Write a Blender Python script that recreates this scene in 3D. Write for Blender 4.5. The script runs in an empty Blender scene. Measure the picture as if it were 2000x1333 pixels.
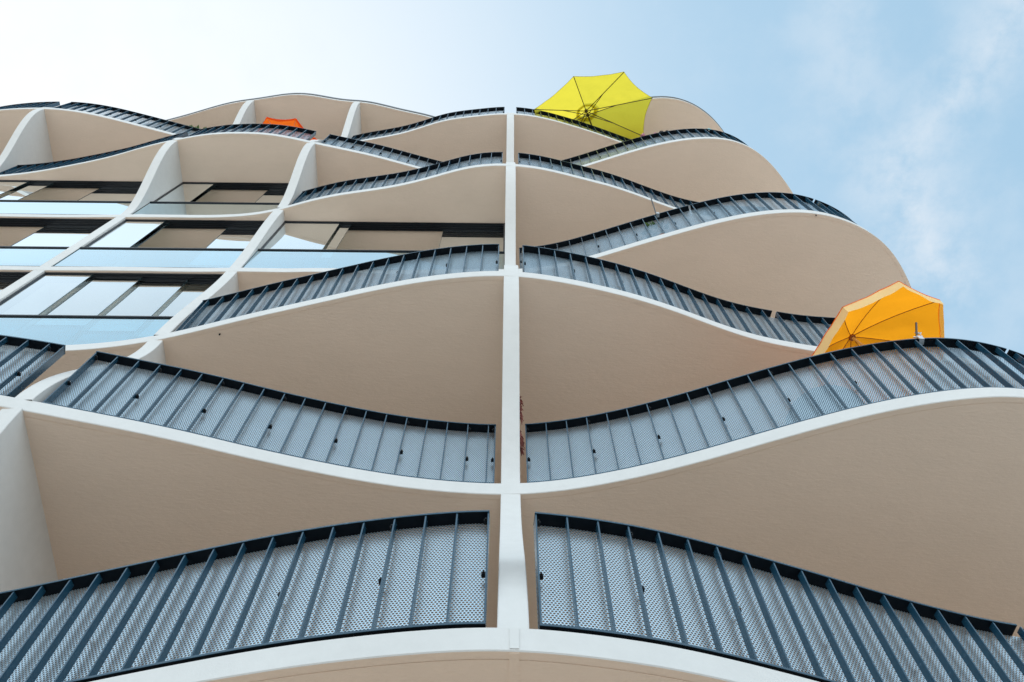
import bpy, math, random
from mathutils import Vector, Matrix, noise as mnoise

# ------------------------------------------------------------------ camera, sky, sun, exposure
scene = bpy.context.scene
ROOT = scene.collection
EYE = 1.6                                        # camera height above the pavement (m)

def set_camera():
    f_px = 1795.0                                # focal length for a 2000 px wide picture
    pitch = math.atan(f_px / 730.0)
    yaw, roll = math.radians(1.0), math.radians(-0.36)
    fwd = Vector((math.sin(yaw) * math.cos(pitch), math.cos(yaw) * math.cos(pitch), math.sin(pitch)))
    right0 = Vector((math.cos(yaw), -math.sin(yaw), 0.0))
    up0 = right0.cross(fwd)
    right = right0 * math.cos(roll) + up0 * math.sin(roll)
    up = up0 * math.cos(roll) - right0 * math.sin(roll)
    cam = bpy.data.cameras.new('camera')
    cam.sensor_width = 36.0
    cam.lens = f_px / 2000.0 * 36.0
    cam.clip_start = 0.05
    cam.clip_end = 3000.0
    ob = bpy.data.objects.new('camera', cam)
    ROOT.objects.link(ob)
    m = Matrix.Identity(4)
    for i in range(3):
        m[i][0], m[i][1], m[i][2] = right[i], up[i], -fwd[i]
    m[0][3], m[1][3], m[2][3] = 0.0, 0.0, EYE
    ob.matrix_world = m
    scene.camera = ob

set_camera()

SUN_DIR = Vector((-0.50, 0.25, 0.83)).normalized()   # towards the sun: behind the building, upper left
SUN_EL = math.asin(SUN_DIR.z)
SUN_ROT = math.atan2(SUN_DIR.x, SUN_DIR.y)

def set_world():
    w = bpy.data.worlds.new('World')
    scene.world = w
    w.use_nodes = True
    nt = w.node_tree
    N, L = nt.nodes, nt.links
    N.clear()
    out = N.new('ShaderNodeOutputWorld')
    bg = N.new('ShaderNodeBackground')
    bg.inputs['Strength'].default_value = 0.10
    L.new(bg.outputs[0], out.inputs[0])
    sky = N.new('ShaderNodeTexSky')
    sky.sky_type = 'NISHITA'
    sky.sun_disc = False
    sky.sun_elevation = SUN_EL
    sky.sun_rotation = SUN_ROT
    sky.air_density = 1.0
    sky.dust_density = 1.2
    sky.ozone_density = 1.0
    tc = N.new('ShaderNodeTexCoord')
    nrm = N.new('ShaderNodeVectorMath'); nrm.operation = 'NORMALIZE'
    L.new(tc.outputs['Generated'], nrm.inputs[0])
    sep = N.new('ShaderNodeSeparateXYZ'); L.new(nrm.outputs[0], sep.inputs[0])

    def math_n(op, a, b=None, clamp=False):
        n = N.new('ShaderNodeMath'); n.operation = op; n.use_clamp = clamp
        for i, v in enumerate((a, b)):
            if v is None: continue
            if isinstance(v, (int, float)): n.inputs[i].default_value = v
            else: L.new(v, n.inputs[i])
        return n.outputs[0]

    def ramp(v, lo, hi):
        n = N.new('ShaderNodeMapRange'); n.interpolation_type = 'SMOOTHSTEP'
        n.inputs[1].default_value = lo; n.inputs[2].default_value = hi
        L.new(v, n.inputs[0]); return n.outputs[0]

    def mix(fac, a, b):
        n = N.new('ShaderNodeMix'); n.data_type = 'RGBA'
        if isinstance(fac, (int, float)): n.inputs[0].default_value = fac
        else: L.new(fac, n.inputs[0])
        for i, v in ((6, a), (7, b)):
            if isinstance(v, tuple): n.inputs[i].default_value = v
            else: L.new(v, n.inputs[i])
        return n.outputs[2]

    # sky lifted a little, as hazy summer air lifts it
    lift = N.new('ShaderNodeMix'); lift.data_type = 'RGBA'; lift.blend_type = 'MULTIPLY'
    lift.inputs[0].default_value = 1.0
    L.new(sky.outputs[0], lift.inputs[6]); lift.inputs[7].default_value = SKY_TINT
    col = mix(0.72, lift.outputs[2], (4.8, 7.2, 9.0, 1.0))
    # bright veil of haze around the sun
    dot = N.new('ShaderNodeVectorMath'); dot.operation = 'DOT_PRODUCT'
    L.new(nrm.outputs[0], dot.inputs[0]); dot.inputs[1].default_value = SUN_DIR
    veil = math_n('POWER', ramp(dot.outputs['Value'], 0.50, 1.04), 2.7)
    col = mix(veil, col, (10.1, 10.4, 10.7, 1.0))
    # a cloud layer: direction projected on a flat deck overhead
    zc = math_n('MAXIMUM', sep.outputs['Z'], 0.06)
    deck = N.new('ShaderNodeCombineXYZ')
    L.new(math_n('DIVIDE', sep.outputs['X'], zc), deck.inputs[0])
    L.new(math_n('DIVIDE', sep.outputs['Y'], zc), deck.inputs[1])
    def noise(scale, detail, rough, off):
        n = N.new('ShaderNodeTexNoise'); n.noise_dimensions = '3D'
        n.inputs['Scale'].default_value = scale; n.inputs['Detail'].default_value = detail
        n.inputs['Roughness'].default_value = rough
        mp = N.new('ShaderNodeMapping'); mp.inputs['Location'].default_value = off
        L.new(deck.outputs[0], mp.inputs[0]); L.new(mp.outputs[0], n.inputs['Vector'])
        return n.outputs['Fac']
    fine = noise(12.0, 10.0, 0.62, (0.3, 1.7, 0.0))
    wide = noise(3.2, 4.0, 0.5, (4.1, 0.6, 2.0))
    # the streak of cloud on the right: a band across the deck
    def seg_mask(a, b, width):
        d = (b - a); L2 = d.length_squared
        px = math_n('SUBTRACT', math_n('DIVIDE', sep.outputs['X'], zc), a.x)
        py = math_n('SUBTRACT', math_n('DIVIDE', sep.outputs['Y'], zc), a.y)
        t = math_n('ADD', math_n('MULTIPLY', px, d.x / L2), math_n('MULTIPLY', py, d.y / L2), True)
        qx = math_n('SUBTRACT', px, math_n('MULTIPLY', t, d.x)); qy = math_n('SUBTRACT', py, math_n('MULTIPLY', t, d.y))
        dist = math_n('SQRT', math_n('ADD', math_n('MULTIPLY', qx, qx), math_n('MULTIPLY', qy, qy)))
        wob = math_n('ADD', dist, math_n('MULTIPLY', math_n('SUBTRACT', wide, 0.5), 0.10))
        return math_n('SUBTRACT', 1.0, ramp(wob, -0.02, width))
    m1 = seg_mask(Vector((0.56, -0.03)), Vector((0.43, 0.20)), 0.075)
    m2 = seg_mask(Vector((0.43, 0.20)), Vector((0.50, 0.33)), 0.095)
    m3 = math_n('MULTIPLY', seg_mask(Vector((0.33, 0.02)), Vector((0.37, 0.16)), 0.10), 0.45)
    band = math_n('MAXIMUM', math_n('MAXIMUM', m1, m2), m3)
    puff = ramp(fine, 0.30, 0.66)
    streak = math_n('MULTIPLY', math_n('MULTIPLY', band, puff), 1.0, True)
    thin = math_n('MULTIPLY', ramp(math_n('ADD', math_n('MULTIPLY', fine, 0.45), math_n('MULTIPLY', wide, 0.55)), 0.45, 0.72), 0.30)
    col = mix(thin, col, (8.0, 8.8, 9.6, 1.0))
    col = mix(streak, col, (7.2, 8.2, 9.2, 1.0))
    # unseen brightness added to the sky behind the camera, to light facade and glass
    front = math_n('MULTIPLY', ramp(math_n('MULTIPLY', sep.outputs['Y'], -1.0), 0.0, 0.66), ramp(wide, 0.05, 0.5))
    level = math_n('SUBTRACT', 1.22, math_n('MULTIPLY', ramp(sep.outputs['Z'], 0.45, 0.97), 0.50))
    front_fill = N.new('ShaderNodeVectorMath'); front_fill.operation = 'SCALE'
    front_fill.inputs[0].default_value = FRONT_FILL[:3]; L.new(level, front_fill.inputs['Scale'])
    col = mix(front, col, front_fill.outputs[0])
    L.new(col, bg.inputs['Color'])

SKY_TINT = (2.2, 2.5, 2.3, 1.0)
FRONT_FILL = (14.0, 16.4, 18.1, 1.0)
set_world()

def set_sun():
    ld = bpy.data.lights.new('sun', 'SUN')
    ld.energy = 4.0
    ld.angle = math.radians(0.5)
    ld.color = (1.0, 0.95, 0.88)
    ob = bpy.data.objects.new('sun', ld)
    ob.rotation_euler = SUN_DIR.to_track_quat('Z', 'Y').to_euler()
    ROOT.objects.link(ob)

set_sun()
vs = scene.view_settings
vs.view_transform = 'Standard'
vs.look = 'None'
vs.gamma = 1.0
vs.use_curve_mapping = False
vs.exposure = 0.0
scene.cycles.denoising_prefilter = 'NONE'           # keeps the fine perforation crisp
scene.cycles.max_bounces = 10
scene.cycles.transparent_max_bounces = 24
scene.cycles.transmission_bounces = 8
scene.cycles.diffuse_bounces = 5

# ------------------------------------------------------------------ measured plan of the building
# front edge of each floor slab: y (mm) every 0.2 m from x = -17 m
SLAB_Y = {
 1: "3879 3906 3928 3945 3956 3962 3962 3958 3947 3932 3911 3884 3853 3816 3775 3730 3680 3628 3572 3516 3458 3401 3346 3293 3244 3200 3161 3127 3099 3076 3059 3047 3041 3039 3043 3052 3066 3087 3114 3147 3186 3230 3280 3334 3391 3450 3510 3570 3629 3685 3738 3787 3831 3869 3901 3926 3944 3956 3961 3960 3952 3939 3921 3898 3870 3838 3803 3763 3721 3675 3626 3575 3523 3471 3419 3367 3316 3267 3220 3177 3138 3105 3076 3053 3037 3033 3043 3065 3095 3132 3179 3233 3292 3354 3418 3483 3550 3616 3679 3737 3790 3834 3869 3896 3916 3932 3946 3958 3967 3977 3992 4023 4074 4149 4249",
 2: "3089 3069 3055 3045 3040 3040 3045 3055 3069 3089 3113 3141 3175 3213 3254 3300 3349 3400 3453 3507 3561 3614 3665 3713 3759 3800 3837 3868 3895 3917 3933 3944 3950 3950 3945 3935 3918 3896 3867 3833 3793 3750 3702 3653 3602 3550 3499 3449 3400 3352 3306 3262 3220 3180 3144 3112 3085 3065 3053 3049 3054 3066 3086 3113 3145 3181 3221 3262 3305 3348 3391 3437 3486 3538 3592 3644 3693 3740 3784 3825 3861 3892 3916 3934 3945 3948 3939 3917 3885 3844 3796 3742 3682 3618 3550 3480 3411 3343 3279 3218 3164 3118 3080 3051 3035 3037 3058 3098 3155 3236 3350 3508 3716 3976 4286",
 3: "3970 3970 3970 3970 3970 3970 3970 3970 3970 3970 3970 3970 3970 3970 3970 3970 3970 3970 3970 3970 3970 3970 3970 3970 3970 3970 3970 3970 3970 3970 3970 3970 3970 3970 3970 3970 3970 3970 3970 3970 3970 3970 3970 3970 3970 3970 3970 3970 3970 3970 3970 3969 3969 3969 3969 3970 3971 3972 3972 3969 3963 3952 3936 3914 3886 3852 3813 3767 3716 3663 3610 3558 3508 3459 3410 3361 3312 3263 3217 3174 3135 3102 3075 3055 3043 3042 3053 3076 3108 3146 3189 3236 3289 3349 3415 3487 3562 3635 3701 3757 3802 3839 3873 3901 3919 3931 3942 3951 3959 3969 3985 4016 4069 4147 4251",
 4: "3970 3970 3970 3970 3970 3970 3970 3970 3970 3970 3970 3970 3970 3970 3970 3970 3970 3970 3970 3970 3970 3970 3970 3970 3970 3970 3970 3970 3970 3970 3970 3970 3970 3970 3970 3970 3970 3970 3970 3970 3970 3970 3970 3970 3970 3970 3970 3970 3971 3971 3972 3973 3974 3974 3972 3970 3969 3967 3967 3968 3969 3971 3972 3972 3970 3966 3962 3962 3963 3965 3963 3957 3954 3956 3962 3969 3973 3974 3971 3967 3961 3956 3952 3949 3947 3943 3933 3914 3883 3839 3785 3724 3660 3594 3528 3463 3399 3337 3277 3220 3168 3122 3085 3058 3042 3039 3054 3088 3144 3221 3325 3467 3670 3951 4312",
 5: "3970 3970 3970 3970 3970 3970 3970 3970 3970 3970 3970 3970 3970 3970 3970 3970 3970 3970 3970 3970 3970 3970 3970 3970 3970 3970 3970 3970 3970 3970 3970 3970 3970 3970 3970 3970 3970 3969 3969 3969 3970 3971 3973 3975 3976 3977 3978 3978 3977 3975 3972 3969 3966 3963 3960 3959 3959 3959 3960 3959 3956 3948 3936 3918 3891 3853 3805 3748 3690 3638 3592 3553 3520 3489 3458 3424 3384 3338 3285 3228 3169 3115 3071 3043 3029 3028 3039 3060 3091 3132 3178 3227 3276 3325 3380 3442 3510 3582 3653 3722 3784 3837 3880 3913 3936 3950 3959 3963 3966 3971 3986 4016 4068 4147 4251",
 6: "3197 3156 3122 3093 3071 3054 3043 3037 3038 3044 3056 3074 3098 3127 3162 3201 3245 3294 3346 3402 3459 3519 3578 3638 3695 3750 3801 3846 3885 3917 3940 3954 3960 3957 3947 3932 3911 3887 3858 3826 3790 3751 3711 3670 3627 3582 3532 3477 3419 3362 3307 3258 3214 3174 3134 3099 3072 3055 3045 3041 3042 3050 3068 3096 3131 3172 3213 3254 3294 3334 3375 3418 3464 3514 3566 3619 3672 3724 3774 3820 3862 3898 3926 3943 3950 3944 3926 3898 3860 3815 3763 3706 3645 3581 3515 3449 3384 3321 3261 3205 3156 3113 3078 3053 3038 3037 3052 3087 3149 3242 3373 3544 3752 3992 4265",
 7: "3888 3915 3936 3952 3961 3965 3964 3956 3943 3925 3900 3870 3835 3794 3749 3700 3647 3592 3535 3477 3420 3365 3312 3263 3217 3177 3142 3113 3089 3070 3055 3045 3039 3038 3043 3055 3074 3100 3133 3172 3216 3263 3312 3362 3413 3464 3515 3566 3616 3666 3715 3761 3804 3843 3877 3905 3928 3946 3958 3963 3962 3953 3935 3907 3871 3828 3782 3735 3692 3652 3616 3579 3540 3494 3439 3377 3310 3248 3198 3160 3131 3107 3084 3062 3047 3041 3046 3062 3089 3125 3169 3219 3273 3329 3388 3450 3515 3582 3651 3719 3782 3837 3881 3914 3937 3951 3959 3963 3966 3971 3986 4016 4068 4147 4251",
 8: "3239 3190 3147 3112 3083 3060 3045 3035 3033 3037 3048 3065 3088 3118 3154 3195 3242 3293 3347 3405 3465 3525 3585 3643 3698 3750 3797 3839 3875 3906 3930 3947 3958 3962 3959 3950 3933 3910 3880 3844 3802 3756 3706 3653 3598 3541 3482 3423 3367 3315 3271 3235 3206 3178 3146 3113 3080 3055 3041 3041 3057 3085 3118 3150 3175 3191 3202 3222 3254 3296 3342 3388 3430 3470 3511 3559 3614 3675 3738 3799 3852 3894 3925 3943 3950 3946 3931 3904 3867 3819 3763 3700 3634 3567 3501 3436 3372 3309 3249 3192 3141 3097 3061 3034 3018 3016 3035 3077 3143 3235 3356 3510 3705 3943 4225",
}

# ------------------------------------------------------------------ helpers
H_FLOOR = 2.9
T_SLAB = 0.17
def zb(k): return EYE + 3.5208 + H_FLOOR * (k - 1)          # underside of slab k
def zt(k): return zb(k) + T_SLAB                            # top of slab k
SLAB = {k: [int(v) / 1000.0 for v in s.split()] for k, s in SLAB_Y.items()}
X_LEFT, X_RIGHT = -17.0, 5.7

def edge(k, x):
    a = SLAB[k]
    t = (x - X_LEFT) / 0.2
    i = max(1, min(len(a) - 3, int(math.floor(t))))
    f = t - i
    p0, p1, p2, p3 = a[i - 1], a[i], a[i + 1], a[i + 2]
    return p1 + 0.5 * f * (p2 - p0 + f * (2 * p0 - 5 * p1 + 4 * p2 - p3 + f * (3 * (p1 - p2) + p3 - p0)))

def plan(k, step=0.06):
    pts = []
    n = int(round((X_RIGHT - X_LEFT) / step))
    for i in range(n + 1):
        x = X_LEFT + (X_RIGHT - X_LEFT) * i / n
        pts.append(Vector((x, edge(k, x))))
    s = (edge(k, X_RIGHT) - edge(k, X_RIGHT - 0.1)) / 0.1
    p0 = pts[-1]; p3 = Vector((6.02, p0.y + 1.15))
    d = Vector((1.0, max(s, 0.3))).normalized()
    p1 = p0 + d * 0.22; p2 = p3 - Vector((0.0, 0.5))
    for i in range(1, 15):
        t = i / 14
        pts.append(p0 * (1 - t) ** 3 + p1 * 3 * t * (1 - t) ** 2 + p2 * 3 * t * t * (1 - t) + p3 * t ** 3)
    return pts
PLAN = {k: plan(k) for k in SLAB}

def normals(pts):
    out = []
    for i in range(len(pts)):
        t = (pts[min(i + 1, len(pts) - 1)] - pts[max(i - 1, 0)]).normalized()
        out.append(Vector((-t.y, t.x)))
    return out

def inset(pts, d):
    return [p + n * d for p, n in zip(pts, normals(pts))]

def resample(pts, step=0.05):
    out = [pts[0].copy()]
    acc = 0.0
    for a, b in zip(pts, pts[1:]):
        L = (b - a).length
        while acc + L >= step:
            f = (step - acc) / L
            a = a.lerp(b, f); out.append(a.copy())
            L = (b - a).length; acc = 0.0
        acc += L
    if (out[-1] - pts[-1]).length > step * 0.3: out.append(pts[-1].copy())
    return out

class MB:
    def __init__(s): s.v, s.f, s.m, s.uv = [], [], [], {}
    def face(s, pts, mat=0, uv=None):
        i = len(s.v)
        s.v += [tuple(p) for p in pts]
        s.f.append(tuple(range(i, i + len(pts)))); s.m.append(mat)
        if uv: s.uv[len(s.f) - 1] = uv
    def grid(s, rows, mat=0, close=False):
        base = len(s.v); n = len(rows[0])
        for r in rows: s.v += [tuple(p) for p in r]
        for i in range(len(rows) - 1):
            for j in range(n if close else n - 1):
                j2 = (j + 1) % n
                s.f.append((base + i * n + j, base + i * n + j2, base + (i + 1) * n + j2, base + (i + 1) * n + j)); s.m.append(mat)
    def box(s, x0, x1, y0, y1, z0, z1, mat=0, ends=None):
        c = [(x, y, z) for z in (z0, z1) for y in (y0, y1) for x in (x0, x1)]
        b = len(s.v); s.v += c
        for q, side in (((0, 2, 3, 1), 0), ((4, 5, 7, 6), 0), ((0, 1, 5, 4), 0), ((2, 6, 7, 3), 0), ((0, 4, 6, 2), 1), ((1, 3, 7, 5), 1)):
            s.f.append(tuple(b + i for i in q)); s.m.append(ends if (ends is not None and side) else mat)
    def ribbon(s, path, d0, d1, z0, z1, mat=0, caps=True):
        """a bar of rectangular section following a plan path, d0..d1 inwards"""
        a, b = inset(path, d0), inset(path, d1)
        rows = [[(p.x, p.y, z0), (q.x, q.y, z0), (q.x, q.y, z1), (p.x, p.y, z1)] for p, q in zip(a, b)]
        s.grid(rows, mat, close=True)
        if caps:
            s.face(rows[0][::-1], mat); s.face(rows[-1], mat)
    def tube(s, path, r, mat=0, n=8, r1=None, cap=True):
        path = [Vector(p) for p in path]; rows = []
        up = None
        for i, p in enumerate(path):
            t = (path[min(i + 1, len(path) - 1)] - path[max(i - 1, 0)]).normalized()
            if up is None: up = t.orthogonal().normalized()
            up = (up - t * up.dot(t)).normalized(); w = t.cross(up)
            rr = r if r1 is None else r + (r1 - r) * i / max(1, len(path) - 1)
            rows.append([p + (up * math.cos(a) + w * math.sin(a)) * rr for a in [2 * math.pi * j / n for j in range(n)]])
        s.grid(rows, mat, close=True)
        if cap: s.face(rows[0][::-1], mat); s.face(rows[-1], mat)
    def blob(s, c, r, mat=0, seg=8, rings=5, sq=(1, 1, 1)):
        c = Vector(c); rows = []
        for i in range(rings + 1):
            a = math.pi * i / rings
            rows.append([(c.x + r * sq[0] * math.sin(a) * math.cos(b), c.y + r * sq[1] * math.sin(a) * math.sin(b), c.z + r * sq[2] * math.cos(a)) for b in [2 * math.pi * j / seg for j in range(seg)]])
        s.grid(rows, mat, close=True)
    def build(s, name, mats, parent=None, smooth=False, angle=None):
        me = bpy.data.meshes.new(name)
        me.from_pydata(s.v, [], s.f)
        for m in (mats if isinstance(mats, (list, tuple)) else [mats]): me.materials.append(m)
        me.polygons.foreach_set('material_index', s.m)
        if s.uv:
            l = me.uv_layers.new(name='metres')
            for fi, uvs in s.uv.items():
                for li, uv in zip(me.polygons[fi].loop_indices, uvs): l.data[li].uv = uv
        if smooth: me.polygons.foreach_set('use_smooth', [True] * len(me.polygons))
        me.update()
        if smooth and angle is not None:
            try: me.set_sharp_from_angle(angle=math.radians(angle))
            except Exception: pass
        o = bpy.data.objects.new(name, me)
        ROOT.objects.link(o)
        if parent is not None: attach(o, parent)
        return o

def attach(o, parent):
    o.parent = parent
    if parent.type == 'EMPTY': o.matrix_parent_inverse = Matrix.Translation(parent.location).inverted()

def tag(o, label, cat, group=None, kind=None):
    o['label'] = label; o['category'] = cat
    if group: o['group'] = group
    if kind: o['kind'] = kind
    return o

def thing(name, loc, label, cat, group=None):
    o = bpy.data.objects.new(name, None); o.empty_display_size = 0.3
    o.location = loc; ROOT.objects.link(o)
    return tag(o, label, cat, group)

# ------------------------------------------------------------------ materials
def new_mat(name):
    m = bpy.data.materials.new(name); m.use_nodes = True
    nt = m.node_tree; nt.nodes.clear()
    out = nt.nodes.new('ShaderNodeOutputMaterial')
    return m, nt.nodes, nt.links, out

def obj_coord(N): return N.new('ShaderNodeTexCoord').outputs['Object']

def noise_node(N, L, vec, scale, detail=4.0, rough=0.55, stretch=None):
    n = N.new('ShaderNodeTexNoise')
    n.inputs['Scale'].default_value = scale; n.inputs['Detail'].default_value = detail; n.inputs['Roughness'].default_value = rough
    if stretch:
        mp = N.new('ShaderNodeMapping'); mp.inputs['Scale'].default_value = stretch
        L.new(vec, mp.inputs[0]); vec = mp.outputs[0]
    L.new(vec, n.inputs['Vector'])
    return n.outputs['Fac']

def plaster(name, c0, c1, rough=0.85, bump=0.35, grain=55.0, stretch=None, spec=0.25):
    """painted render: slightly uneven colour, faint streaks, a fine stucco grain"""
    m, N, L, out = new_mat(name)
    bs = N.new('ShaderNodeBsdfPrincipled'); L.new(bs.outputs[0], out.inputs[0])
    bs.inputs['Roughness'].default_value = rough
    bs.inputs['Specular IOR Level'].default_value = spec
    co = obj_coord(N)
    big = noise_node(N, L, co, 0.9, 5.0, 0.6)
    mid = noise_node(N, L, co, 9.0, 5.0, 0.65, stretch)
    ad = N.new('ShaderNodeMath'); ad.operation = 'MULTIPLY_ADD'
    L.new(mid, ad.inputs[0]); ad.inputs[1].default_value = 0.45; 
    sc = N.new('ShaderNodeMath'); sc.operation = 'MULTIPLY'; L.new(big, sc.inputs[0]); sc.inputs[1].default_value = 0.55
    L.new(sc.outputs[0], ad.inputs[2])
    mr = N.new('ShaderNodeMapRange'); mr.inputs[1].default_value = 0.33; mr.inputs[2].default_value = 0.67
    L.new(ad.outputs[0], mr.inputs[0])
    mx = N.new('ShaderNodeMix'); mx.data_type = 'RGBA'
    L.new(mr.outputs[0], mx.inputs[0]); mx.inputs[6].default_value = c0 + (1,); mx.inputs[7].default_value = c1 + (1,)
    L.new(mx.outputs[2], bs.inputs['Base Color'])
    gr = noise_node(N, L, co, grain, 6.0, 0.7, stretch)
    bp = N.new('ShaderNodeBump'); bp.inputs['Strength'].default_value = bump; bp.inputs['Distance'].default_value = 0.012
    L.new(gr, bp.inputs['Height']); L.new(bp.outputs[0], bs.inputs['Normal'])
    return m

def metal_paint(name, c, rough=0.38, metallic=0.0, coat=0.3, spec=0.5, var=0.25):
    m, N, L, out = new_mat(name)
    bs = N.new('ShaderNodeBsdfPrincipled'); L.new(bs.outputs[0], out.inputs[0])
    co = obj_coord(N)
    n = noise_node(N, L, co, 14.0, 4.0, 0.6)
    mr = N.new('ShaderNodeMapRange'); mr.inputs[3].default_value = 1 - var; mr.inputs[4].default_value = 1 + var
    L.new(n, mr.inputs[0])
    mx = N.new('ShaderNodeVectorMath'); mx.operation = 'SCALE'; mx.inputs[0].default_value = c
    L.new(mr.outputs[0], mx.inputs['Scale']); L.new(mx.outputs[0], bs.inputs['Base Color'])
    rr = N.new('ShaderNodeMapRange'); rr.inputs[3].default_value = rough - 0.08; rr.inputs[4].default_value = rough + 0.1
    L.new(n, rr.inputs[0]); L.new(rr.outputs[0], bs.inputs['Roughness'])
    bs.inputs['Metallic'].default_value = metallic
    bs.inputs['Coat Weight'].default_value = coat; bs.inputs['Coat Roughness'].default_value = 0.2
    bs.inputs['Specular IOR Level'].default_value = spec
    return m

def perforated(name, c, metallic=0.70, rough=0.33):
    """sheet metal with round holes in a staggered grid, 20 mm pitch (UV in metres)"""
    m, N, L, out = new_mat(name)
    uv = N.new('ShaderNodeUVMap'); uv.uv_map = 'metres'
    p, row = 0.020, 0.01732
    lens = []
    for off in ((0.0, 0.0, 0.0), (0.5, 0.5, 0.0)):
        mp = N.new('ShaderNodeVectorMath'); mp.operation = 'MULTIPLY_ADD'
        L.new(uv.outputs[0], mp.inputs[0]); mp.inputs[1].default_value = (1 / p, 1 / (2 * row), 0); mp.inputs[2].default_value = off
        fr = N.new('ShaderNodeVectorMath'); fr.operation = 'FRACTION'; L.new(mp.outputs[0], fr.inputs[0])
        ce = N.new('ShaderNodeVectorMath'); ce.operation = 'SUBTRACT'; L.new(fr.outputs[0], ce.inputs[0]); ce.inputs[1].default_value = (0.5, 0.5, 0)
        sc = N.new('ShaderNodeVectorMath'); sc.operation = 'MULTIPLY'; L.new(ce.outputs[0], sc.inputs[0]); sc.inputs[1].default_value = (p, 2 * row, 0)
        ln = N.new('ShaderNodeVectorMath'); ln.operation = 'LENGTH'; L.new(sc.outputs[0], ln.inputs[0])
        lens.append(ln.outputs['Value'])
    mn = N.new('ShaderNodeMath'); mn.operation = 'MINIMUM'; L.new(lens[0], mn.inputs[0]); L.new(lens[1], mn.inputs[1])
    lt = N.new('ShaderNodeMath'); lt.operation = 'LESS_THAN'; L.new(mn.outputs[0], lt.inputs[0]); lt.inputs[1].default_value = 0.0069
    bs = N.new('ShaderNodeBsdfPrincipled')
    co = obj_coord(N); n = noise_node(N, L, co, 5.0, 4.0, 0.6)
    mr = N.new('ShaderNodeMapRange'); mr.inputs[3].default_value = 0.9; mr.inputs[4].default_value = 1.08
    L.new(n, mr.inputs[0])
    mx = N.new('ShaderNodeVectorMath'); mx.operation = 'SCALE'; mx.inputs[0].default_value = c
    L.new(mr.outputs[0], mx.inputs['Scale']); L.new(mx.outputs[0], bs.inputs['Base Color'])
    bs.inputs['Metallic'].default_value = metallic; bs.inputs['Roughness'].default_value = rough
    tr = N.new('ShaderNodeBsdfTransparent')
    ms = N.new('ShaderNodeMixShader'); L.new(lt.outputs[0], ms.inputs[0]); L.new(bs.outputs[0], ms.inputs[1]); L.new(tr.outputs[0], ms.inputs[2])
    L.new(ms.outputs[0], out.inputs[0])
    return m

def glass(name, tint, gain, base, sheen=(0.93, 0.98, 1.0)):
    """coated pane: clear where one looks straight in, mirror-like at a slant"""
    m, N, L, out = new_mat(name)
    # Schlick reflectance, the same from either face of the single sheet
    ge = N.new('ShaderNodeNewGeometry')
    dt = N.new('ShaderNodeVectorMath'); dt.operation = 'DOT_PRODUCT'; L.new(ge.outputs['Incoming'], dt.inputs[0]); L.new(ge.outputs['Normal'], dt.inputs[1])
    ab = N.new('ShaderNodeMath'); ab.operation = 'ABSOLUTE'; L.new(dt.outputs['Value'], ab.inputs[0])
    om = N.new('ShaderNodeMath'); om.operation = 'SUBTRACT'; om.inputs[0].default_value = 1.0; L.new(ab.outputs[0], om.inputs[1])
    pw = N.new('ShaderNodeMath'); pw.operation = 'POWER'; L.new(om.outputs[0], pw.inputs[0]); pw.inputs[1].default_value = 5.0
    fr = N.new('ShaderNodeMath'); fr.operation = 'MULTIPLY_ADD'; L.new(pw.outputs[0], fr.inputs[0]); fr.inputs[1].default_value = 0.957; fr.inputs[2].default_value = 0.043
    ma = N.new('ShaderNodeMath'); ma.operation = 'MULTIPLY_ADD'; ma.use_clamp = True
    L.new(fr.outputs[0], ma.inputs[0]); ma.inputs[1].default_value = gain; ma.inputs[2].default_value = base
    tr = N.new('ShaderNodeBsdfTransparent'); tr.inputs[0].default_value = tint + (1,)
    gl = N.new('ShaderNodeBsdfGlossy'); gl.inputs['Roughness'].default_value = 0.012
    gl.inputs['Color'].default_value = sheen + (1,)
    co = obj_coord(N); n = noise_node(N, L, co, 0.8, 2.0, 0.4)
    bp = N.new('ShaderNodeBump'); bp.inputs['Strength'].default_value = 0.03; bp.inputs['Distance'].default_value = 0.02
    L.new(n, bp.inputs['Height']); L.new(bp.outputs[0], gl.inputs['Normal'])
    ms = N.new('ShaderNodeMixShader'); L.new(ma.outputs[0], ms.inputs[0]); L.new(tr.outputs[0], ms.inputs[1]); L.new(gl.outputs[0], ms.inputs[2])
    L.new(ms.outputs[0], out.inputs[0])
    return m

def fabric(name, c, through, share=0.75):
    """parasol cloth: light comes through it; woven grain"""
    m, N, L, out = new_mat(name)
    df = N.new('ShaderNodeBsdfDiffuse'); df.inputs[0].default_value = c + (1,)
    tl = N.new('ShaderNodeBsdfTranslucent')
    co = obj_coord(N)
    n = noise_node(N, L, co, 3.0, 5.0, 0.6)
    mr = N.new('ShaderNodeMapRange'); mr.inputs[3].default_value = 0.93; mr.inputs[4].default_value = 1.05
    L.new(n, mr.inputs[0])
    mx = N.new('ShaderNodeVectorMath'); mx.operation = 'SCALE'; mx.inputs[0].default_value = through
    L.new(mr.outputs[0], mx.inputs['Scale']); L.new(mx.outputs[0], tl.inputs[0])
    g = noise_node(N, L, co, 160.0, 3.0, 0.6)
    bp = N.new('ShaderNodeBump'); bp.inputs['Strength'].default_value = 0.15; bp.inputs['Distance'].default_value = 0.004
    L.new(g, bp.inputs['Height']); L.new(bp.outputs[0], df.inputs['Normal'])
    ms = N.new('ShaderNodeMixShader'); ms.inputs[0].default_value = share
    L.new(df.outputs[0], ms.inputs[1]); L.new(tl.outputs[0], ms.inputs[2]); L.new(ms.outputs[0], out.inputs[0])
    return m

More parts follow.
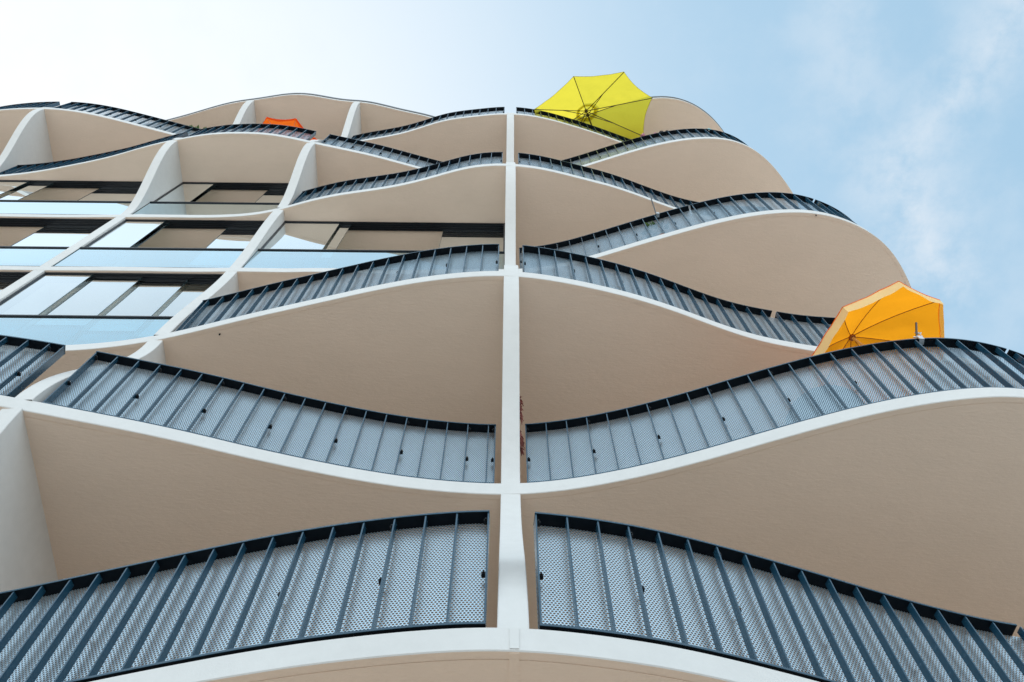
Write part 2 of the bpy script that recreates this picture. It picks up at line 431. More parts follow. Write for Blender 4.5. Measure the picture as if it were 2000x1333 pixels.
def pavement_mat():
    m, N, L, out = new_mat('pavement')
    bs = N.new('ShaderNodeBsdfPrincipled'); L.new(bs.outputs[0], out.inputs[0]); bs.inputs['Roughness'].default_value = 0.85
    co = obj_coord(N)
    br = N.new('ShaderNodeTexBrick'); L.new(co, br.inputs['Vector'])
    br.inputs['Color1'].default_value = (0.58, 0.56, 0.53, 1); br.inputs['Color2'].default_value = (0.53, 0.515, 0.49, 1)
    br.inputs['Mortar'].default_value = (0.22, 0.2, 0.18, 1)
    br.inputs['Scale'].default_value = 1.0; br.inputs['Mortar Size'].default_value = 0.006
    br.inputs['Brick Width'].default_value = 0.6; br.inputs['Row Height'].default_value = 0.4
    n = noise_node(N, L, co, 1.5, 6.0, 0.65)
    mx = N.new('ShaderNodeMix'); mx.data_type = 'RGBA'; mx.blend_type = 'MULTIPLY'; mx.inputs[0].default_value = 0.5
    L.new(br.outputs[0], mx.inputs[6]); L.new(n, mx.inputs[7]); 
    g = N.new('ShaderNodeMix'); g.data_type = 'RGBA'; g.inputs[0].default_value = 0.55
    L.new(mx.outputs[2], g.inputs[6]); L.new(br.outputs[0], g.inputs[7])
    L.new(g.outputs[2], bs.inputs['Base Color'])
    return m

M_WHITE = plaster('white_render', (0.59, 0.58, 0.56), (0.65, 0.64, 0.62), 0.8, 0.12, 60.0)
M_SOFFIT = plaster('beige_stucco', (0.77, 0.63, 0.515), (0.82, 0.67, 0.55), 0.9, 0.5, 42.0, (0.35, 1.0, 1.0))
M_WALL = plaster('loggia_render', (0.60, 0.47, 0.37), (0.65, 0.51, 0.40), 0.9, 0.2, 50.0)
M_FLOOR = plaster('screed', (0.42, 0.34, 0.27), (0.48, 0.39, 0.31), 0.9, 0.1, 30.0)
M_SLATE = metal_paint('slate_blue_paint', (0.012, 0.052, 0.088), 0.24, 0.0, 0.0, 0.5)
M_RAIL_SHADE = metal_paint('shaded_handrail', (0.005, 0.008, 0.012), 0.42, 0.0, 0.0, 0.10)  # near-black base: shade under the rail plates is put into the colour
M_BLACK = metal_paint('black_rubber', (0.006, 0.007, 0.009), 0.6, 0.0, 0.0, 0.3)
M_STEEL = metal_paint('bright_steel', (0.6, 0.6, 0.6), 0.3, 1.0, 0.0)
M_TRACK = metal_paint('anthracite_track', (0.010, 0.014, 0.020), 0.4, 0.0, 0.1, 0.4)
M_ZINC = metal_paint('zinc_coping', (0.16, 0.17, 0.18), 0.5, 0.4, 0.0)
M_PERF = perforated('perforated_aluminium', (0.42, 0.545, 0.63))
M_PERF_SHADE = perforated('perforated_sheet_shade', (0.012, 0.020, 0.028), 0.0, 0.7)  # dark copy of the sheet, shade of the hole walls put into its colour
M_PANE = glass('sliding_glass', (0.84, 0.90, 0.87), 3.8, 0.03)
M_RAILGLASS = glass('balustrade_glass', (0.36, 0.66, 0.74), 3.2, 0.04, (0.80, 0.94, 1.0))
M_EDGE = metal_paint('glass_edge', (0.015, 0.04, 0.045), 0.2, 0.0, 0.2)
M_YELLOW = fabric('yellow_cloth', (0.60, 0.55, 0.03), (0.57, 0.49, 0.045), 0.80)
M_ORANGE = fabric('amber_cloth', (0.90, 0.31, 0.02), (0.99, 0.36, 0.012), 0.90)
M_AMBER_LIT = fabric('amber_cloth_lit_edge', (0.97, 0.80, 0.40), (0.97, 0.45, 0.05), 0.35)  # paler copy of the amber cloth: skylight on the valance put into the colour
M_RED = fabric('orange_red_cloth', (0.90, 0.18, 0.03), (0.99, 0.17, 0.015), 0.80)
M_BROWN = metal_paint('dark_bronze', (0.035, 0.018, 0.010), 0.45, 0.0, 0.1)
M_RUST = metal_paint('rust_brown_rib', (0.34, 0.11, 0.02), 0.5, 0.0, 0.0)
M_PALE = metal_paint('pale_enamel', (0.70, 0.62, 0.52), 0.4, 0.0, 0.3)
M_LEAF = metal_paint('leaf_green', (0.10, 0.17, 0.05), 0.6, 0.0, 0.0, 0.3, 0.5)
M_STEM = metal_paint('plant_stem', (0.12, 0.10, 0.05), 0.7, 0.0, 0.0)
M_PINK = metal_paint('pink_petal', (0.62, 0.25, 0.42), 0.7, 0.0, 0.0, 0.3, 0.4)
M_SEED = metal_paint('dark_seed_head', (0.06, 0.045, 0.04), 0.8, 0.0, 0.0)
M_CHILLI = metal_paint('dried_chilli', (0.22, 0.045, 0.03), 0.5, 0.0, 0.2, 0.5, 0.5)
M_CYAN = metal_paint('turquoise_plastic', (0.10, 0.50, 0.58), 0.4, 0.0, 0.2)
M_TABLE = metal_paint('dark_table', (0.02, 0.022, 0.025), 0.5, 0.0, 0.1)
M_TERRACOTTA = plaster('terracotta', (0.32, 0.13, 0.07), (0.38, 0.16, 0.09), 0.9, 0.2, 40.0)

# ------------------------------------------------------------------ ground
mb = MB(); mb.face([(-400, -400, 0), (400, -400, 0), (400, 400, 0), (-400, 400, 0)])
g = mb.build('pavement', pavement_mat()); g['kind'] = 'structure'

# ------------------------------------------------------------------ the apartment building
house = thing('apartment_building', (-5.5, 6.0, 0.0),
              'tall white apartment block with wavy balcony slabs, beige undersides and perforated railings', 'building')
Y_REAR = 12.0
FIN_X = [0.05, -3.83, -6.50, -10.41, -13.08, -16.9]
FIN_W = 0.16

def floor_slab(k):
    P = PLAN[k]; z0, z1 = zb(k), zt(k)
    c = 0.006
    P1 = inset(P, c)
    mb = MB()
    rows = [[(p.x, p.y, z0), ] for p in P1]
    # fascia with a softened lower and upper arris
    mb.grid([[(p.x, p.y, z0) for p in P1], [(p.x, p.y, z0 + c) for p in P], [(p.x, p.y, z1 - c) for p in P], [(p.x, p.y, z1) for p in P1]], 0)
    # top, rear and left end
    last = P1[-1]
    top = [(p.x, p.y, z1) for p in P1] + [(last.x, Y_REAR, z1), (P1[0].x, Y_REAR, z1)]
    mb.face(top, 1)
    mb.face([(last.x, Y_REAR, z0), (P1[0].x, Y_REAR, z0), (P1[0].x, Y_REAR, z1), (last.x, Y_REAR, z1)], 0)
    mb.face([(P1[0].x, P1[0].y, z0), (P1[0].x, P1[0].y, z1), (P1[0].x, Y_REAR, z1), (P1[0].x, Y_REAR, z0)], 0)
    mb.face([(last.x, last.y, z0), (last.x, Y_REAR, z0), (last.x, Y_REAR, z1), (last.x, last.y, z1)], 0)
    s = mb.build('roof_slab' if k == 8 else 'floor_slab', [M_WHITE, M_FLOOR], house)
    # underside: rim strip, drip groove, main field
    mb = MB()
    a, b, d = P1, inset(P, 0.050), inset(P, 0.057)
    up = 0.004
    line = lambda pts, z: [(p.x, p.y, z) for p in pts]
    mb.grid([line(a, z0), line(b, z0), line(b, z0 + up), line(d, z0 + up), line(d, z0)])
    mb.face(line(d, z0)[::-1] + [(d[0].x, Y_REAR, z0), (d[-1].x, Y_REAR, z0)])
    mb.build('soffit', M_SOFFIT, s)
    return s
slabs = {k: floor_slab(k) for k in range(1, 9)}

# tiny drip outlets in the undersides
for k, x, d in ((3, -3.12, 0.10), (4, 4.20, 0.022)):
    y = edge(k, x) + d
    mb = MB(); mb.tube([(x, y, zb(k) + 0.004), (x, y, zb(k) - 0.022)], 0.009, 0, 10); mb.build('drip_outlet', M_BLACK, house)

# roof edge flashing
mb = MB(); mb.ribbon(PLAN[8], -0.022, 0.10, zt(8) - 0.055, zt(8) + 0.05)
mb.build('roof_coping', M_ZINC, house)

# the cover strip over the slab joint at the foot of the centre wall
mb = MB(); yj = edge(1, 0.055)
mb.box(0.032, 0.078, yj - 0.005, yj + 0.004, zb(1) + 0.012, zt(1) - 0.012); mb.build('joint_cover', M_WHITE, house)
mb = MB(); mb.box(0.030, 0.080, yj + 0.012, yj + 1.5, zb(1) - 0.004, zb(1) + 0.004); mb.build('joint_cover', M_SOFFIT, house)

def smooth(t): t = max(0.0, min(1.0, t)); return t * t * (3 - 2 * t)

def partition(k, x):
    z0, z1 = zt(k), zb(k + 1)
    y0, y1 = edge(k, x) + 0.003, edge(k + 1, x) + 0.003
    n = 44; prof = []; wk = 0.65 if k == 1 else 1.0
    for i in range(n + 1):
        z = z0 - 0.01 + (z1 - z0 + 0.02) * i / n
        prof.append((y0 + (y1 - y0) * (wk * smooth((z - z0) / (z1 - z0 - 0.10)) + (1 - wk) * max(0.0, min(1.0, (z - z0) / (z1 - z0)))), z))
    xa, xb, c = x - FIN_W / 2, x + FIN_W / 2, 0.005
    mb = MB()
    mb.grid([[(xa, 5.82, z) for y, z in prof], [(xa, y + c, z) for y, z in prof], [(xa + c, y, z) for y, z in prof],
             [(xb - c, y, z) for y, z in prof], [(xb, y + c, z) for y, z in prof], [(xb, 5.82, z) for y, z in prof]])
    return mb.build('partition_wall', M_WHITE, house, smooth=True, angle=25)
for k in range(1, 8):
    for x in FIN_X: partition(k, x)

# rear walls of the loggias, gable wall, ground floor
for k in range(1, 8):
    mb = MB(); mb.box(X_LEFT + 0.2, 5.70, 5.80, 5.98, zt(k) - 0.01, zb(k + 1) + 0.01); mb.build('loggia_wall', M_WALL, house)
    mb = MB(); mb.box(5.70, 5.88, 5.30, Y_REAR - 0.1, zt(k) - 0.01, zb(k + 1) + 0.01); mb.build('gable_wall', M_WHITE, house)
mb = MB(); mb.box(X_LEFT + 0.3, 5.6, 4.70, 4.95, 0.0, zb(1) + 0.01); mb.build('ground_floor_wall', M_WALL, house)

# ------------------------------------------------------------------ metal railings
BAL_STEP = 0.190
def bar_mesh():
    mb = MB(); mb.box(-0.005, 0.005, 0.002, 0.050, 0.0, 1.0)
    o = mb.build('baluster', M_SLATE); me = o.data; bpy.data.objects.remove(o); return me
def clip_mesh():
    mb = MB()
    mb.box(0.005, 0.048, 0.030, 0.068, -0.012, 0.012, 0)
    mb.box(0.018, 0.036, 0.016, 0.030, -0.006, 0.010, 0)
    mb.tube([(0.026, 0.040, 0.012), (0.026, 0.040, 0.036)], 0.006, 1, 6)
    o = mb.build('clip', [M_BLACK, M_STEEL]); me = o.data; bpy.data.objects.remove(o); return me
BAR, CLIP = bar_mesh(), clip_mesh()

def sub_path(k, xa, xb, d):
    P = [p for p in inset(PLAN[k], d)]
    pts = []
    for a, b in zip(P, P[1:]):
        if b.x <= xa: continue
        if a.x >= xb: break
        if a.x < xa: a = a.lerp(b, (xa - a.x) / (b.x - a.x))
        if not pts: pts.append(a)
        if b.x > xb: pts.append(a.lerp(b, (xb - a.x) / (b.x - a.x))); break
        pts.append(b)
    return resample(pts, 0.03)

def railing(k, xa, xb, joints=(), from_right=False, d=0.012):
    path = sub_path(k, xa, xb, d)
    z0, z1 = zt(k) + (0.036 if k == 1 else 0.010), zt(k) + 1.070
    mb = MB()
    # handrail plate, in lengths with a small gap between them
    cuts = [xa - 1] + list(joints) + [xb + 1]
    for c0, c1 in zip(cuts, cuts[1:]):
        seg = [p for p in path if c0 + 0.008 < p.x < c1 - 0.008]
        if len(seg) > 1: mb.ribbon(seg, 0.0, 0.085, z1 - 0.012, z1)
    edge_strip = MB()
    for c0, c1 in zip(cuts, cuts[1:]):
        seg = [p for p in path if c0 + 0.008 < p.x < c1 - 0.008]
        if len(seg) > 1: edge_strip.ribbon(seg, -0.004, -0.0002, z1 - 0.013, z1 + 0.001)
    edge_strip.ribbon(path, -0.004, -0.0002, z0 - 0.001, z0 + 0.014)
    mb.ribbon(path, 0.0, 0.070, z0, z0 + 0.012)
    r = mb.build('railing', M_RAIL_SHADE, house)
    edge_strip.build('nosing', M_SLATE, r)
    # perforated sheet behind the bars: bright outer skin, inner skin coloured dark for the shade in the holes
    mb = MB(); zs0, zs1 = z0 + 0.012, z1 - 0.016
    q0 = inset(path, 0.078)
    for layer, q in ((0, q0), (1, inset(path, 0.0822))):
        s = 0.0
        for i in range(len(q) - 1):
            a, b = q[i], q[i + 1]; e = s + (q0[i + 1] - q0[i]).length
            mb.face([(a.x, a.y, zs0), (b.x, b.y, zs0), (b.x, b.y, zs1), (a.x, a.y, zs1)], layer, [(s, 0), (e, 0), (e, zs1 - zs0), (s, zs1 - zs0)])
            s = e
    mb.build('perforated_panel', [M_PERF, M_PERF_SHADE], r)
    # bars and clips
    L = sum((b - a).length for a, b in zip(path, path[1:]))
    n = int((L - 0.012) // BAL_STEP)
    pos = [0.006 + i * BAL_STEP for i in range(n + 1)]
    if from_right: pos = [L - 0.006 - i * BAL_STEP for i in range(n + 1)]
    other = 0.006 if from_right else L - 0.006
    if abs(pos[-1] - other) > 0.06: pos.append(other)
    else: pos[-1] = other
    acc, i, segs = 0.0, 0, []
    def at(t):
        acc = 0.0
        for a, b in zip(path, path[1:]):
            l = (b - a).length
            if acc + l >= t: return a.lerp(b, (t - acc) / l), (b - a).normalized()
            acc += l
        return path[-1], (path[-1] - path[-2]).normalized()
    for j, t in enumerate(pos):
        p, tg = at(t)
        ang = math.atan2(tg.y, tg.x)
        o = bpy.data.objects.new('baluster', BAR); ROOT.objects.link(o); o.parent = r
        o.location = (p.x, p.y, z0 + 0.012); o.rotation_euler = (0, 0, ang); o.scale = (1, 1.65 if j in (0, len(pos) - 1) else 1, z1 - z0 - 0.024)
        if j % 3 == 0 or j == len(pos) - 1:
            flip = from_right or j == len(pos) - 1
            for zc in (z1 - 0.062, z0 + 0.452):
                o = bpy.data.objects.new('clip', CLIP); ROOT.objects.link(o); o.parent = r
                o.location = (p.x, p.y, zc); o.rotation_euler = (0, 0, ang); o.scale = (-0.6 if flip else 0.6, 0.75, 0.7)
    return r

GL, GR = 0.135, 0.135        # distance of a railing end from the axis of the wall beside it
BAYS = [(0.05, 5.62), (-3.83, 0.05), (-6.50, -3.83), (-10.41, -6.50), (-13.08, -10.41)]
JOINTS = {1: (3.322,), 2: (4.54,), 3: (3.29,), 4: (2.71, 4.57)}
for k, bays in {1: (0, 1, 2), 2: (0, 1, 2, 3), 3: (0, 1), 4: (0,), 5: (0, 1), 6: (0, 1, 2, 3, 4), 7: (0, 1, 2, 3, 4)}.items():
    for b in bays:
        xa, xb = BAYS[b]
        railing(k, xa + GL, (xb - GR) if b else (4.75 if k in (3, 5, 7) else xb), JOINTS.get(k, ()) if b == 0 else (), from_right=(b == 1 and k in (1, 3, 5, 7)) or (b == 2 and k == 6))

# ------------------------------------------------------------------ glass fronts of the flush bays
Y_GLASS = 3.99
TRACK_Y = [4.020, 4.055, 4.090, 4.125]
def glazed_bay(k, xa, xb, panes):
    z0, z1 = zt(k), zb(k + 1)
    a, b = xa + FIN_W / 2 + 0.004, xb - FIN_W / 2 - 0.004
    mb = MB()
    mb.face([(a + 0.003, Y_GLASS, z0 + 0.03), (b - 0.003, Y_GLASS, z0 + 0.03), (b - 0.003, Y_GLASS, z0 + 0.945), (a + 0.003, Y_GLASS, z0 + 0.945)], 0)
    for xe in (a, b - 0.003): mb.box(xe, xe + 0.003, Y_GLASS - 0.007, Y_GLASS + 0.007, z0 + 0.03, z0 + 0.945, 1)
    gl = mb.build('glass_balustrade', [M_RAILGLASS, M_EDGE], house)
    mb = MB(); mb.box(a, b, Y_GLASS - 0.018, Y_GLASS + 0.016, z0 + 0.945, z0 + 0.972); mb.build('handrail', M_TRACK, gl)
    mb = MB(); mb.box(a, b, Y_GLASS - 0.012, Y_GLASS + 0.012, z0 - 0.004, z0 + 0.03); mb.build('base_channel', M_TRACK, gl)
    mb = MB(); mb.face([(a, Y_GLASS + 0.012, z0 + 0.03), (b, Y_GLASS + 0.012, z0 + 0.03), (b, Y_GLASS + 0.012, z0 + 0.94), (a, Y_GLASS + 0.012, z0 + 0.94)], 0, [(0, 0), (b - a, 0), (b - a, 0.91), (0, 0.91)])
    mb.build('perforated_panel', M_PERF, gl)
    # head track: a shallow dark channel with four grooves, and a matching one in the floor
    mb = MB()
    mb.box(a, b, 4.003, 4.150, z1 - 0.010, z1 + 0.006)
    for y in (4.003, 4.036, 4.071, 4.106, 4.141):
        mb.box(a, b, y - 0.001, y + 0.006, z1 - 0.034, z1 - 0.0105)
    mb.box(a, b, 4.003, 4.150, z0 - 0.004, z0 + 0.012)
    for x in (a, b - 0.022): mb.box(x, x + 0.022, 4.005, 4.148, z0 + 0.0125, z1 - 0.0345)
    mb.build('window_track', M_TRACK, house)
    for x0, x1, t in panes:
        mb = MB(); y = TRACK_Y[t]
        mb.face([(x0 + 0.003, y, z0 + 0.016), (x1 - 0.003, y, z0 + 0.016), (x1 - 0.003, y, z1 - 0.022), (x0 + 0.003, y, z1 - 0.022)], 0)
        for xe in (x0, x1 - 0.003): mb.box(xe, xe + 0.003, y - 0.005, y + 0.005, z0 + 0.016, z1 - 0.022, 1)
        p = mb.build('sliding_pane', [M_PANE, M_EDGE], house)
        mb = MB(); mb.box(x0, x1, y - 0.007, y + 0.007, z1 - 0.040, z1 - 0.0225)
        mb.build('pane_rail', M_TRACK, p)
B2 = [(-6.42, -5.74, 0), (-5.81, -5.06, 1), (-5.13, -4.43, 2), (-4.50, -3.91, 3)]
B3 = [(-10.33, -9.40, 0), (-9.47, -8.44, 1), (-8.51, -7.48, 2), (-7.55, -6.58, 3)]
B4 = [(-13.0, -12.32, 0), (-12.39, -11.70, 1), (-11.77, -11.05, 2), (-11.12, -10.49, 3)]
glazed_bay(3, -6.50, -3.83, B2)
glazed_bay(3, -10.41, -6.50, B3)
glazed_bay(3, -13.08, -10.41, B4)
glazed_bay(4, -3.83, 0.05, [(-3.75, -2.81, 0), (-3.55, -2.63, 1), (-1.075, -0.03, 3)])
glazed_bay(4, -6.50, -3.83, [(-6.42, -5.74, 0), (-6.36, -5.68, 1), (-4.71, -3.91, 3)])
glazed_bay(4, -10.41, -6.50, [(-10.33, -9.40, 0), (-9.47, -8.90, 1), (-7.75, -6.58, 3)])
glazed_bay(4, -13.08, -10.41, B4)
glazed_bay(5, -6.50, -3.83, [(-6.42, -5.77, 0), (-6.40, -5.73, 1), (-4.715, -3.91, 3)])
glazed_bay(5, -10.41, -6.50, [(-10.33, -9.42, 0), (-9.50, -8.96, 1), (-8.02, -6.58, 3)])
glazed_bay(5, -13.08, -10.41, B4)

# ------------------------------------------------------------------ parasols
def ring(hub, tilt_x, tilt_y, phase, r, drop, n=8, sgn=1):
    nn = Vector((math.sin(tilt_y), -math.sin(tilt_x) * math.cos(tilt_y), math.cos(tilt_x) * math.cos(tilt_y)))
    e1 = Vector((0, 1, 0)).cross(nn).normalized(); e2 = nn.cross(e1)
    c = hub - nn * drop
    return nn, [c + (e1 * math.cos(phase + sgn * i * 2 * math.pi / n) + e2 * math.sin(phase + sgn * i * 2 * math.pi / n)) * r for i in range(n)]

def canopy_point(hub, nn, tips, i, t, s, dome, sag):
    a, b = tips[i], tips[(i + 1) % len(tips)]
    p = hub.lerp(a, t).lerp(hub.lerp(b, t), s)
    w = 4 * s * (1 - s)
    p = p + (hub.lerp(a.lerp(b, 0.5), t) - p) * 0.0
    p = p + nn * (dome * 4 * t * (1 - t) * (1 - 0.35 * w))        # ribs bow outwards, cloth is pulled flat between them
    p = p + (hub - p) * (sag * w * t * t)
    # creases and slack in the cloth, none along the ribs
    q = mnoise.noise(Vector((p.x * 5, p.y * 5, p.z * 5))) + 0.6 * mnoise.noise(Vector((p.x * 13, p.y * 13, p.z * 13)))
    return p + nn * (q * 0.016 * w * min(1.0, 2.5 * t))

def parasol(name, label, hub, tilt_x, tilt_y, phase, r, drop, cloth, rib_mat, pole_mat, floor_z, dome=0.0, sag=0.04, vent=False, valance=0.0, val_mat=None,
            rib_r=0.0095, strut=0.45, runner=0.16, joint=0.55, group=None, pole_r=0.019):
    nn, tips = ring(hub, tilt_x, tilt_y, phase, r, drop)
    n = len(tips)
    j = hub - nn * joint
    foot = Vector((j.x, j.y, floor_z))
    root = thing(name, foot, label, 'parasol', group)
    mb = MB(); t0 = 0.125 if vent else 0.0
    NT, NS = 18, 12
    for i in range(n):
        mb.grid([[canopy_point(hub, nn, tips, i, t0 + (1 - t0) * a / NT, s / NS, dome, sag) for s in range(NS + 1)] for a in range(NT + 1)])
    can = mb.build('canopy', cloth, root, smooth=True, angle=60)
    # hem
    mb = MB()
    for i in range(n):
        mb.tube([canopy_point(hub, nn, tips, i, 1.0, s / NS, dome, sag) - nn * 0.002 for s in range(NS + 1)], 0.004, 0, 5)
    mb.build('hem', cloth, can)
    if vent:
        mb = MB()
        for i in range(n):
            mb.grid([[canopy_point(hub, nn, tips, i, 0.185 * a / 4, s / 4, 0, 0.0) + nn * (0.045 - 0.02 * a / 4) for s in range(5)] for a in range(5)])
        mb.build('vent', cloth, can, smooth=True, angle=18)
    if valance:
        mb = MB()
        for i in range(n):
            rows = [[], [], []]
            for s in range(NS + 1):
                p = canopy_point(hub, nn, tips, i, 1.0, s / NS, dome, sag)
                out = (p - hub); out = (out - nn * out.dot(nn)).normalized()
                w = math.sin(math.pi * s / NS)
                for q in range(3):
                    f = q / 2
                    rows[q].append(p - nn * valance * f * (0.84 + 0.16 * w) + out * (0.006 * f * math.cos(0.9 * s + i) - 0.02 * f))
            mb.grid(rows)
        mb.build('valance', val_mat or cloth, root, smooth=True)
    for i in range(n):
        mb = MB()
        mb.tube([canopy_point(hub, nn, tips, i, t, 0, dome, 0) - nn * (rib_r + 0.004) for t in [0.02 + 0.98 * q / 8 for q in range(9)]], rib_r, 0, 6)
        rb = mb.build('rib', rib_mat, root)
        if strut:
            mb = MB(); mb.tube([hub - nn * runner, canopy_point(hub, nn, tips, i, strut, 0, dome, 0) - nn * 0.02], rib_r * 0.9, 0, 6)
            mb.build('strut', rib_mat, rb)
    mb = MB()
    mb.tube([hub + nn * 0.02, hub - nn * 0.035], 0.036, 0, 12)
    if strut: mb.tube([hub - nn * (runner - 0.03), hub - nn * (runner + 0.03)], 0.036, 0, 12)
    mb.tube([hub + nn * 0.03, hub + nn * 0.11], 0.02, 0, 8, 0.008)
    mb.build('hub', rib_mat, root, smooth=True, angle=40)
    mb = MB(); mb.tube([hub + nn * 0.02, j, j - nn * 0.02 + Vector((0, 0, -0.06)), foot], pole_r, 0, 10)
    mb.build('pole', pole_mat, root, smooth=True, angle=40)
    mb = MB(); mb.tube([foot + Vector((0, 0, 0.002)), foot + Vector((0, 0, 0.06))], 0.24, 0, 24); mb.tube([foot + Vector((0, 0, 0.055)), foot + Vector((0, 0, 0.3))], 0.032, 0, 12)
    mb.build('base', M_TABLE, root, smooth=True, angle=40)
    return root

EV = Vector((0, 0, EYE))
f = 23.0 / 23.3
parasol('parasol', 'large tilted yellow parasol with dark ribs on the topmost terrace, against the sky', Vector((1.932, 3.28, 23.3)) * f + EV,
        0.572, -0.215, 3.447, 1.595 * f, 0.457 * f, M_YELLOW, M_BROWN, M_BROWN, zt(7) + 0.002, sag=0.045, vent=True, joint=1.15)
parasol('parasol', 'amber orange parasol with pale hanging edge leaning over the balcony railing at the right', Vector((3.518, 3.45, 8.7)) + EV,
        0.112, -0.309, 3.179, 0.800, 0.415, M_ORANGE, M_RUST, M_PALE, zt(2) + 0.002, dome=0.04, sag=0.02, valance=0.095, val_mat=M_AMBER_LIT,
        rib_r=0.004, strut=0, joint=0.5, pole_r=0.014)
parasol('parasol', 'small orange red parasol with wavy edge peeping over an upper left balcony railing', Vector((-4.93, 3.84, 20.56)) + EV,
        0.06, 0.03, 0.42, 0.84, 0.22, M_RED, M_PALE, M_PALE, zt(6) + 0.002, dome=0.03, sag=0.06, valance=0.09, rib_r=0.005, strut=0, joint=0.5)

# ------------------------------------------------------------------ small things on the balconies
def holder(loc, label, h, tilt, tube_r, mat, big):
    """screw clamp on a handrail carrying a short tube for a parasol or line"""
    x, y, z = loc
    t = thing('parasol_clamp', loc, label, 'clamp')
    mb = MB()
    mb.box(x - 0.022, x + 0.022, y - 0.028, y + 0.05, z + 0.002, z + 0.020)
    mb.box(x - 0.022, x + 0.022, y - 0.028, y - 0.014, z - 0.055, z + 0.002)
    mb.box(x - 0.022, x + 0.022, y - 0.0135, y + 0.03, z - 0.055, z - 0.043)
    mb.tube([(x + 0.0, y + 0.01, z - 0.043), (x + 0.0, y + 0.01, z - 0.016)], 0.008, 0, 8)
    mb.build('bracket', M_STEEL, t)
    mb = MB(); b = Vector((x - 0.012, y + 0.012, z + 0.02)); e = b + Vector((tilt[0], tilt[1], 1)).normalized() * h
    mb.tube([b, e], tube_r, 0, 12); mb.build('tube', mat, t, smooth=True, angle=40)
    if big:
        mb = MB()
        c = Vector((x + 0.045, y - 0.01, z + 0.03))
        mb.tube([c, c + Vector((0.0, 0, 0.07))], 0.005, 0, 6)
        q = c + Vector((0, 0, 0.07))
        mb.tube([q, q + Vector((-0.03, 0, 0.035)), q + Vector((0.03, 0, 0.035)), q], 0.005, 0, 6)
        mb.tube([c + Vector((-0.09, 0, -0.005)), c + Vector((-0.02, 0, -0.005))], 0.006, 0, 6)
        mb.build('wing_screw', M_STEEL, t)
    return t
holder((3.72, edge(2, 3.72) + 0.02, zt(2) + 1.071), 'metal clamp with short dark tube screwed to the railing before the amber parasol', 0.25, (0.33, -0.33), 0.010, M_BROWN, True)
holder((2.25, edge(4, 2.25) + 0.02, zt(4) + 1.071), 'slim dark rod in a white clamp on the middle right railing', 0.72, (0.03, -0.10), 0.009, M_TRACK, False)

def leaves(mb, c, n, spread, size, rng, mat=0, droop=0.0):
    for _ in range(n):
        d = Vector((rng.gauss(0, 1), rng.gauss(0, 1), rng.gauss(0.3, 0.8))).normalized()
        p = Vector(c) + Vector((d.x * spread[0], d.y * spread[1], d.z * spread[2])) * rng.uniform(0.2, 1.0)
        ax = (d + Vector((0, 0, -droop))).normalized(); sd = ax.orthogonal().normalized()
        sd = Matrix.Rotation(rng.uniform(0, 6.28), 3, ax) @ sd
        L, W = size * rng.uniform(0.7, 1.3), size * 0.28
        q = ax.cross(sd) * W * 0.35
        mb.face([p, p + ax * L * 0.5 + sd * W + q, p + ax * L, p + ax * L * 0.5 - sd * W + q], mat)

def potted(name, label, x, y, zf, top, spread, n, size, seed, cat='plant', group=None, flowers=None, seeds=None):
    rng = random.Random(seed)
    t = thing(name, (x, y, zf), label, cat, group)
    mb = MB(); mb.tube([(x, y, zf + 0.002), (x, y, zf + 0.26)], 0.10, 0, 16, 0.14); mb.build('pot', M_TERRACOTTA, t, smooth=True, angle=40)
    mb = MB()
    for i in range(6):
        a = rng.uniform(0, 6.28)
        mb.tube([(x, y, zf + 0.25), (x + 0.04 * math.cos(a), y + 0.04 * math.sin(a), zf + 0.25 + (top - zf - 0.25) * 0.6), (x + spread[0] * 0.6 * math.cos(a), y + spread[1] * 0.6 * math.sin(a), top)], 0.006, 0, 5, 0.003)
    mb.build('stem', M_STEM, t)
    mb = MB(); leaves(mb, (x, y, top), n, spread, size, rng)
    mb.build('foliage', M_LEAF, t)
    for c, r in (flowers or ()):
        mb = MB()
        for _ in range(46):
            d = Vector((rng.gauss(0, 1), rng.gauss(0, 1), rng.gauss(0, 1))).normalized()
            p = Vector(c) + d * r * rng.uniform(0.5, 0.9); s = d.orthogonal().normalized() * r * 0.26; u = d.cross(s)
            mb.face([p - s, p + u * 0.8 + d * r * 0.2, p + s, p - u * 0.8 + d * r * 0.2], 0)
        mb.tube([Vector(c), (x, y, top - 0.05)], 0.005, 1, 5)
        mb.build('flower_head', [M_PINK, M_STEM], t)
    for c, r in (seeds or ()):
        mb = MB(); mb.blob(c, r, 0, 9, 6, (1.25, 1.0, 0.7)); mb.tube([Vector(c), (x, y, top - 0.1)], 0.006, 0, 5)
        mb.build('seed_head', M_SEED, t, smooth=True)
    return t
z6 = zt(6) + 1.07
potted('flowering_plant', 'pink hydrangea blooms rising over the topmost right railing beside the yellow parasol', 2.95, edge(6, 2.95) + 0.22, zt(6), z6 - 0.1, (0.16, 0.08, 0.12), 60, 0.07, 3, 'plant', None,
       [((2.82, edge(6, 2.82) + 0.03, z6 + 0.10), 0.062), ((3.07, edge(6, 3.07) + 0.05, z6 + 0.075), 0.052)])
potted('potted_plant', 'dark brown dried seed heads above the topmost right railing', 3.24, edge(6, 3.24) + 0.22, zt(6), z6 - 0.15, (0.1, 0.08, 0.1), 16, 0.06, 5, 'plant', None, None,
       [((3.185, edge(6, 3.185) + 0.03, z6 + 0.045), 0.045), ((3.30, edge(6, 3.30) + 0.03, z6 + 0.035), 0.035)])
potted('potted_plant', 'small bright green leafy plant above the highest left railing, below the roof edge', -7.50, edge(7, -7.50) + 0.22, zt(7), zt(7) + 1.24, (0.24, 0.16, 0.20), 60, 0.13, 7)
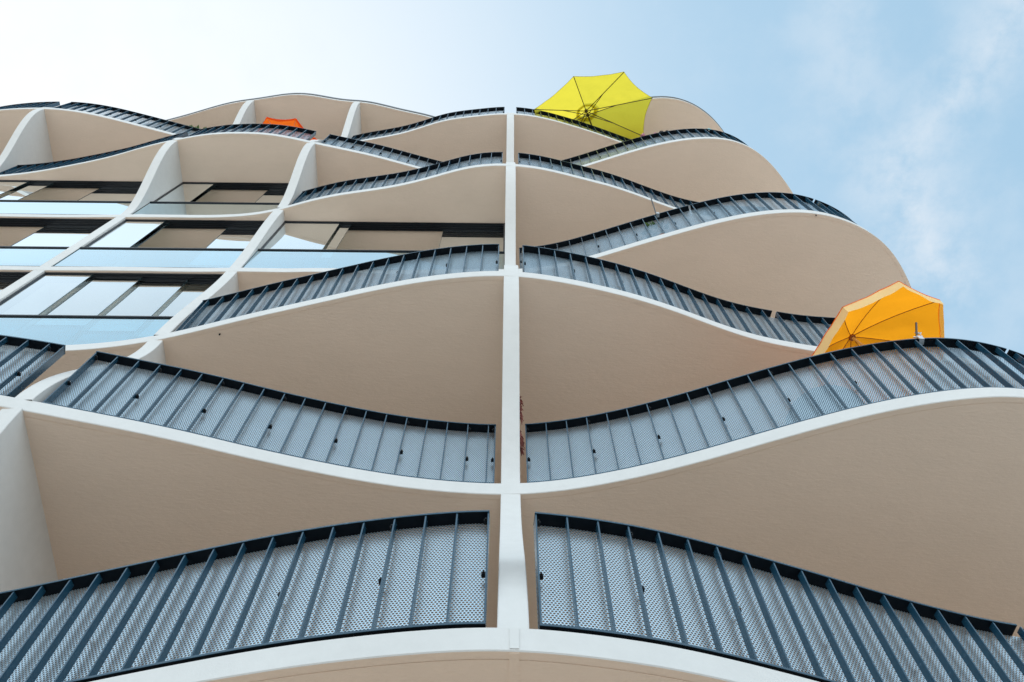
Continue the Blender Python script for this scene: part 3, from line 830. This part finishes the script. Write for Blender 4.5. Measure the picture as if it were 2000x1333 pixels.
potted('potted_plant', 'green plant half hidden behind the perforated railing below the white clamped rod', 2.24, edge(4, 2.24) + 0.22, zt(4), zt(4) + 0.86, (0.16, 0.10, 0.16), 40, 0.11, 9)

# turquoise pinwheel on the handrail
x, y, z = 4.15, edge(6, 4.15) + 0.03, z6
t = thing('pinwheel', (x, y, z), 'tiny turquoise pinwheel stuck on the topmost right handrail', 'toy')
mb = MB(); mb.tube([(x, y, z - 0.1), (x, y, z + 0.05)], 0.004, 0, 6); mb.build('stick', M_PALE, t)
mb = MB()
for i in range(4):
    a = i * math.pi / 2 + 0.4
    d, e = Vector((math.cos(a), 0, math.sin(a))), Vector((-math.sin(a), 0, math.cos(a)))
    c = Vector((x, y - 0.008, z + 0.045))
    mb.face([c, c + d * 0.055 + e * 0.004, c + d * 0.05 + e * 0.045 + Vector((0, -0.014, 0)), c + e * 0.02 + Vector((0, -0.016, 0))])
mb.build('blade', M_CYAN, t)

# garlands of dried chillies on the centre wall
def garland(za, zb_, y, label, seed):
    rng = random.Random(seed)
    xs = 0.05 + FIN_W / 2
    t = thing('chilli_garland', (xs + 0.02, y, zb_), label, 'garland')
    mb = MB(); mb.tube([(xs + 0.012, y, za + 0.06), (xs + 0.014, y, zb_)], 0.003, 0, 5); mb.build('string', M_STEM, t)
    mb = MB()
    n = int((za - zb_) / 0.016)
    for i in range(n):
        zc = za - (za - zb_) * i / n
        a = rng.uniform(-1.2, 1.2)
        p = Vector((xs + 0.016, y, zc)); d = Vector((abs(math.cos(a)) * 0.6, math.sin(a), -0.9)).normalized()
        L = rng.uniform(0.05, 0.085)
        mb.tube([p, p + d * L * 0.5, p + d * L + Vector((0, 0.012, -0.006))], 0.010, 0, 6, 0.003)
    mb.build('chilli', M_CHILLI, t, smooth=True)
garland(8.62 + EYE, 8.16 + EYE, 4.14, 'dark red string of dried chillies high on the centre wall, upper one of two', 1)
garland(8.00 + EYE, 7.62 + EYE, 4.20, 'dark red string of dried chillies on the centre wall, lower one beside the railing end', 2)

# bistro table behind the perforated sheet at the right
x, y = 2.86, edge(2, 2.86) + 0.52
t = thing('bistro_table', (x, y, zt(2)), 'round dark balcony table seen through the perforated railing under the amber parasol', 'table')
mb = MB(); mb.tube([(x, y, zt(2) + 0.70), (x, y, zt(2) + 0.73)], 0.36, 0, 32); mb.build('table_top', M_TABLE, t, smooth=True, angle=40)
mb = MB(); mb.tube([(x, y, zt(2) + 0.03), (x, y, zt(2) + 0.70)], 0.025, 0, 10); mb.tube([(x, y, zt(2) + 0.002), (x, y, zt(2) + 0.03)], 0.2, 0, 20); mb.build('pedestal', M_PALE, t, smooth=True, angle=40)
